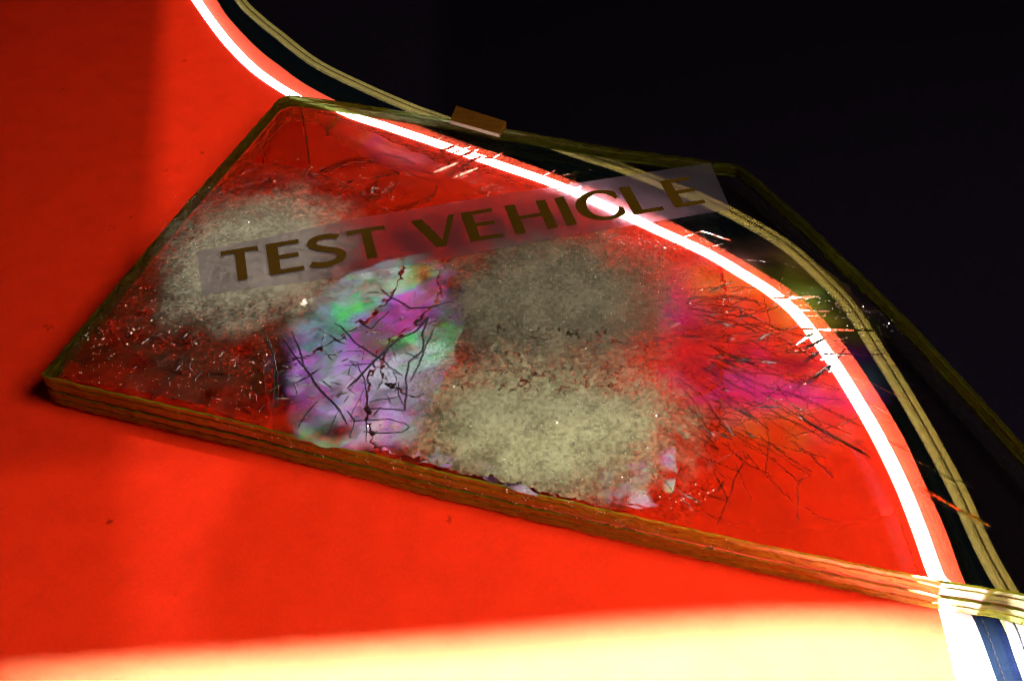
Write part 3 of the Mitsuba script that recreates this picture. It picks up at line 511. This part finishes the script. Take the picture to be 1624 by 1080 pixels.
# splinters along the broken front edge
def edge_splinters(pts, n, size, seed):
    r = np.random.default_rng(seed)
    p = resample(pts, .002); q = p[r.integers(0, len(p), n)] + r.normal(0, .0008, (n, 2))
    near = shapely.points(q); t = shapely.line_locate_point(glass_poly.exterior, near)
    on = shapely.get_coordinates(shapely.line_interpolate_point(glass_poly.exterior, t))
    m = shards(on, np.full(n, 1.0), size * r.uniform(.4, 1.3, n), r, 1.0)
    m.vertices[:, 2] += np.repeat(r.uniform(ZB + .002, ZT - .001, n), 4) - 1.0
    return m
add(GL + '__edge_splinter', edge_splinters([(-0.2027,-0.1085),(-0.1340,-0.1294),(-0.0812,-0.1452),(-0.0468,-0.1558),(0.0156,-0.1738),(0.0758,-0.1907),(0.0992,-0.1974)], 150, .0009, 61), 'shard_glint', kind='stuff')
add(GL + '__edge_splinter', edge_splinters([(-0.2740,-0.0879),(-0.1340,-0.1294),(-0.0812,-0.1452),(-0.0468,-0.1558),(0.0156,-0.1738),(0.0758,-0.1907),(0.1716,-0.2167)], 120, .0007, 62), 'chip_white', kind='stuff')
add(GL + '__edge_splinter', edge_splinters([(-0.3349,-0.0355),(-0.2803,0.1420),(-0.2295,0.3020),(-0.2196,0.3100),(-0.1547,0.2951),(-0.0675,0.2696),(-0.0071,0.2514),(0.0690,0.2274)], 110, .0008, 63), 'shard_glint', kind='stuff')

# loose chips, some mirroring, some with the glint painted white, along the left part and the edges
def chips(pts, spread, n, size, seed):
    r = np.random.default_rng(seed)
    p = resample(pts, .002)
    xy = p[r.integers(0, len(p), n)] + r.normal(0, spread, (n, 2))
    ok = shapely.contains(ins, shapely.points(xy))
    xy = xy[ok]
    return shards(xy, ZT + .0005 + r.uniform(0, .0006, len(xy)), size * r.uniform(.4, 1.3, len(xy)), r, .7)
cl = [chips([(-0.1632,0.0065),(-0.1571,0.0115)], .0008, 7, .0030, 71), chips([(-0.1632,0.0065),(-0.1571,0.0115)], .0012, 14, .0030, 72), chips([(-0.3168,-0.0646),(-0.2960,-0.0048),(-0.2637,-0.0187),(-0.2233,-0.0519),(-0.1738,-0.0708)], .020, 260, .0008, 41), chips([(-0.2882,0.1287),(-0.2209,0.1790),(-0.1405,0.1649),(-0.0841,0.1556),(-0.0624,0.1649)], .010, 130, .0008, 42),
      chips([(-0.1511,-0.0708),(-0.1204,-0.0187),(-0.0726,-0.0187),(-0.0849,-0.1010)], .020, 110, .0007, 43), chips([(0.1313,0.0094),(0.1814,0.0166),(0.2342,0.0094),(0.2475,-0.0187)], .010, 90, .0009, 44),
      chips([(-0.2721,-0.0951),(-0.1694,-0.1239),(-0.0725,-0.1484),(0.0358,-0.1818),(0.1071,-0.1989)], .003, 130, .0010, 45), chips([(0.0673,0.0928),(0.1036,0.0862),(0.1391,0.0764),(0.1658,0.0821)], .005, 130, .0009, 46), chips([(-0.2793,0.1375),(-0.2305,0.1695),(-0.1646,0.1790),(-0.1096,0.1954),(-0.0873,0.2032)], .006, 60, .0009, 1), chips([(-0.3141,-0.0583),(-0.2815,-0.0048),(-0.2416,-0.0322),(-0.1827,-0.0454)], .016, 110, .0009, 2),
      chips([(-0.2876,-0.0708),(-0.2303,-0.0831),(-0.1743,-0.0951),(-0.1291,-0.1010)], .010, 70, .0010, 3), chips([(-0.0868,0.1156),(-0.0500,0.1331),(-0.0177,0.1556)], .004, 25, .0009, 4),
      chips([(-0.1387,-0.0951),(-0.0911,-0.1294),(-0.0476,-0.1404),(0.0198,-0.1667),(0.0765,-0.1818)], .010, 120, .0010, 5), chips([(-0.1626,0.0094),(-0.1259,0.0314),(-0.0870,0.0465),(-0.0367,0.0542)], .006, 50, .0010, 6),
      chips([(0.1321,0.0166),(0.1635,-0.0048),(0.1311,-0.0708)], .012, 40, .0008, 8), chips([(0.1869,-0.0891),(0.1992,-0.0951)], .006, 20, .0008, 9), chips([(0.2342,0.0094),(0.2748,-0.0048),(0.2905,-0.0187)], .006, 30, .0010, 10),
      chips([(0.1014,-0.1768),(0.1260,-0.1768)], .006, 20, .0009, 12), chips([(0.0672,0.0903),(0.1033,0.0821),(0.1440,0.0740),(0.1606,0.0821)], .006, 90, .0011, 13)]
add(GL + '__glass_chip', trimesh.util.concatenate(cl[::2]), 'shard_glint', kind='stuff')
add(GL + '__glass_chip', trimesh.util.concatenate(cl[1::2]), 'chip_white', kind='stuff')

# ------------------------------------------------------------------ the sticker with its lettering
mat('sticker_film', type='mask', opacity=.44, nested={'type': 'principledthin', 'base_color': rgb(.58, .47, .66), 'roughness': .5, 'spec_trans': .85, 'diff_trans': 1.2, 'specular': .2} if False else
    {'type': 'principledthin', 'base_color': rgb(.58, .47, .66), 'roughness': .5, 'spec_trans': .85, 'diff_trans': 1.2})
ZS = ZT + .0030
sticker = Polygon([(-0.2414,0.0159),(-0.2566,0.0676),(-0.1344,0.1096),(0.0044,0.1474),(0.1785,0.1905),(0.1865,0.1225),(0.0355,0.0846),(-0.0572,0.0574),(-0.1656,0.0299)])
SK = GL + '__sticker'
add(SK, flat(sticker, ZS), 'sticker_film', label='translucent lilac sticker printed with olive capitals')
mat('olive_ink', type='twosided', nested={'type': 'principled', 'base_color': rgb(.048, .022, .0008), 'roughness': .6, 'specular': .05})
def R(x0, y0, x1, y1): return Polygon([(x0, y0), (x1, y0), (x1, y1), (x0, y1)])
def union(*g): return shapely.union_all(list(g))
S_, t_ = .21, .12                                    # thick stems and thin bars, in cap heights
def ringsec(cx, cy, rx, ry, tx, ty):
    a = affinity.scale(Point(cx, cy).buffer(1, 48), rx, ry); b = affinity.scale(Point(cx, cy).buffer(1, 48), rx - tx, ry - ty)
    return a.difference(b)
def stroke(pts, w0):
    return LineString(spline(pts, .02)).buffer(w0 / 2, cap_style='flat', join_style='round')
glyph = {
    'T': union(R(0, 1 - t_, .82, 1), R(.41 - S_ / 2, 0, .41 + S_ / 2, 1), Polygon([(0, 1 - t_), (.06, 1 - t_), (0, .82)]), Polygon([(.82, 1 - t_), (.76, 1 - t_), (.82, .82)])),
    'E': union(R(0, 0, S_, 1), R(0, 0, .64, t_), R(0, .46, .58, .46 + t_), R(0, 1 - t_, .62, 1)),
    'H': union(R(0, 0, S_, 1), R(.66, 0, .66 + S_, 1), R(0, .47, .8, .47 + t_ * .9)),
    'I': R(0, 0, S_, 1),
    'L': union(R(0, 0, S_, 1), R(0, 0, .60, t_)),
    'V': union(Polygon([(0, 1), (.24, 1), (.55, .16), (.55, 0), (.36, 0)]), Polygon([(.92, 1), (.79, 1), (.50, .16), (.40, 0), (.55, 0)])),
    'C': ringsec(.50, .5, .50, .53, .21, .11).difference(Polygon([(.62, .5), (1.2, 1.0), (1.2, 0.0)])).difference(R(.84, -.1, 1.2, 1.2)),
    'S': union(stroke([(.60, .87), (.48, .93), (.33, .945), (.18, .89), (.125, .76), (.20, .63), (.36, .53), (.52, .43), (.60, .29), (.53, .13), (.37, .055), (.20, .06), (.05, .13)], .155)),
}
base0, base1 = np.array([(-0.2272,0.0288)][0]), np.array([(0.1656,0.1313)][0])
ax = (base1 - base0) / np.linalg.norm(base1 - base0); ay = np.array([-ax[1], ax[0]])
cap = np.linalg.norm(np.array([(0.0063,0.0895)][0]) - np.array([(-0.0032,0.1278)][0]))
spots = [('T', [(-0.2273,0.0291)][0], [(-0.1987,0.0366)][0]), ('E', [(-0.1925,0.0385)][0], [(-0.1658,0.0454)][0]), ('S', [(-0.1618,0.0458)][0], [(-0.1319,0.0542)][0]), ('T', [(-0.1285,0.0558)][0], [(-0.0976,0.0637)][0]),
         ('V', [(-0.0764,0.0700)][0], [(-0.0396,0.0797)][0]), ('E', [(-0.0344,0.0805)][0], [(-0.0073,0.0878)][0]), ('H', [(0.0031,0.0899)][0], [(0.0381,0.0995)][0]), ('I', [(0.0461,0.1003)][0], [(0.0546,0.1028)][0]),
         ('C', [(0.0595,0.1054)][0], [(0.0976,0.1156)][0]), ('L', [(0.1030,0.1161)][0], [(0.1294,0.1230)][0]), ('E', [(0.1394,0.1256)][0], [(0.1663,0.1326)][0])]
for ch, p0, p1 in spots:
    p0, p1 = np.array(p0), np.array(p1)
    g = glyph[ch]; x0, _, x1, _ = g.bounds
    sx = np.linalg.norm(p1 - p0) / (x1 - x0)
    o = base0 + ax * np.dot(p0 - base0, ax)
    a, b = ax * sx, ay * cap
    g = affinity.affine_transform(affinity.translate(g, -x0, 0), [a[0], b[0], a[1], b[1], o[0], o[1]])
    parts = [flat(q, ZS + .0002) for q in getattr(g, 'geoms', [g])]
    add(SK + '__letter', trimesh.util.concatenate(parts), 'olive_ink')

# ------------------------------------------------------------------ the brown clip on the far edge
mat('clip_brown', type='twosided', nested={'type': 'principled', 'base_color': proc(lambda p, n, uv: mix((.06, .020, .001), (.12, .042, .003), fbm(p.x * 50, p.y * 300, p.z * 90))), 'roughness': .4, 'specular': .4})
hook = Polygon([(-0.0536,0.2828),(-0.0054,0.2556),(-0.0118,0.2346),(-0.0586,0.2577)])
add('brown_clip__hook', prism(hook, ZT + .0006, ZT + .0042), 'clip_brown')
leg = hook.difference(glass_poly.buffer(.0015))
leg = leg if leg.geom_type == 'Polygon' else max(leg.geoms, key=lambda g: g.area)
add('brown_clip__leg', prism(leg, .012, ZT + .0004), 'clip_brown')
tag('brown_clip', label='small orange brown clip holding the far edge of the glass', category='clip')
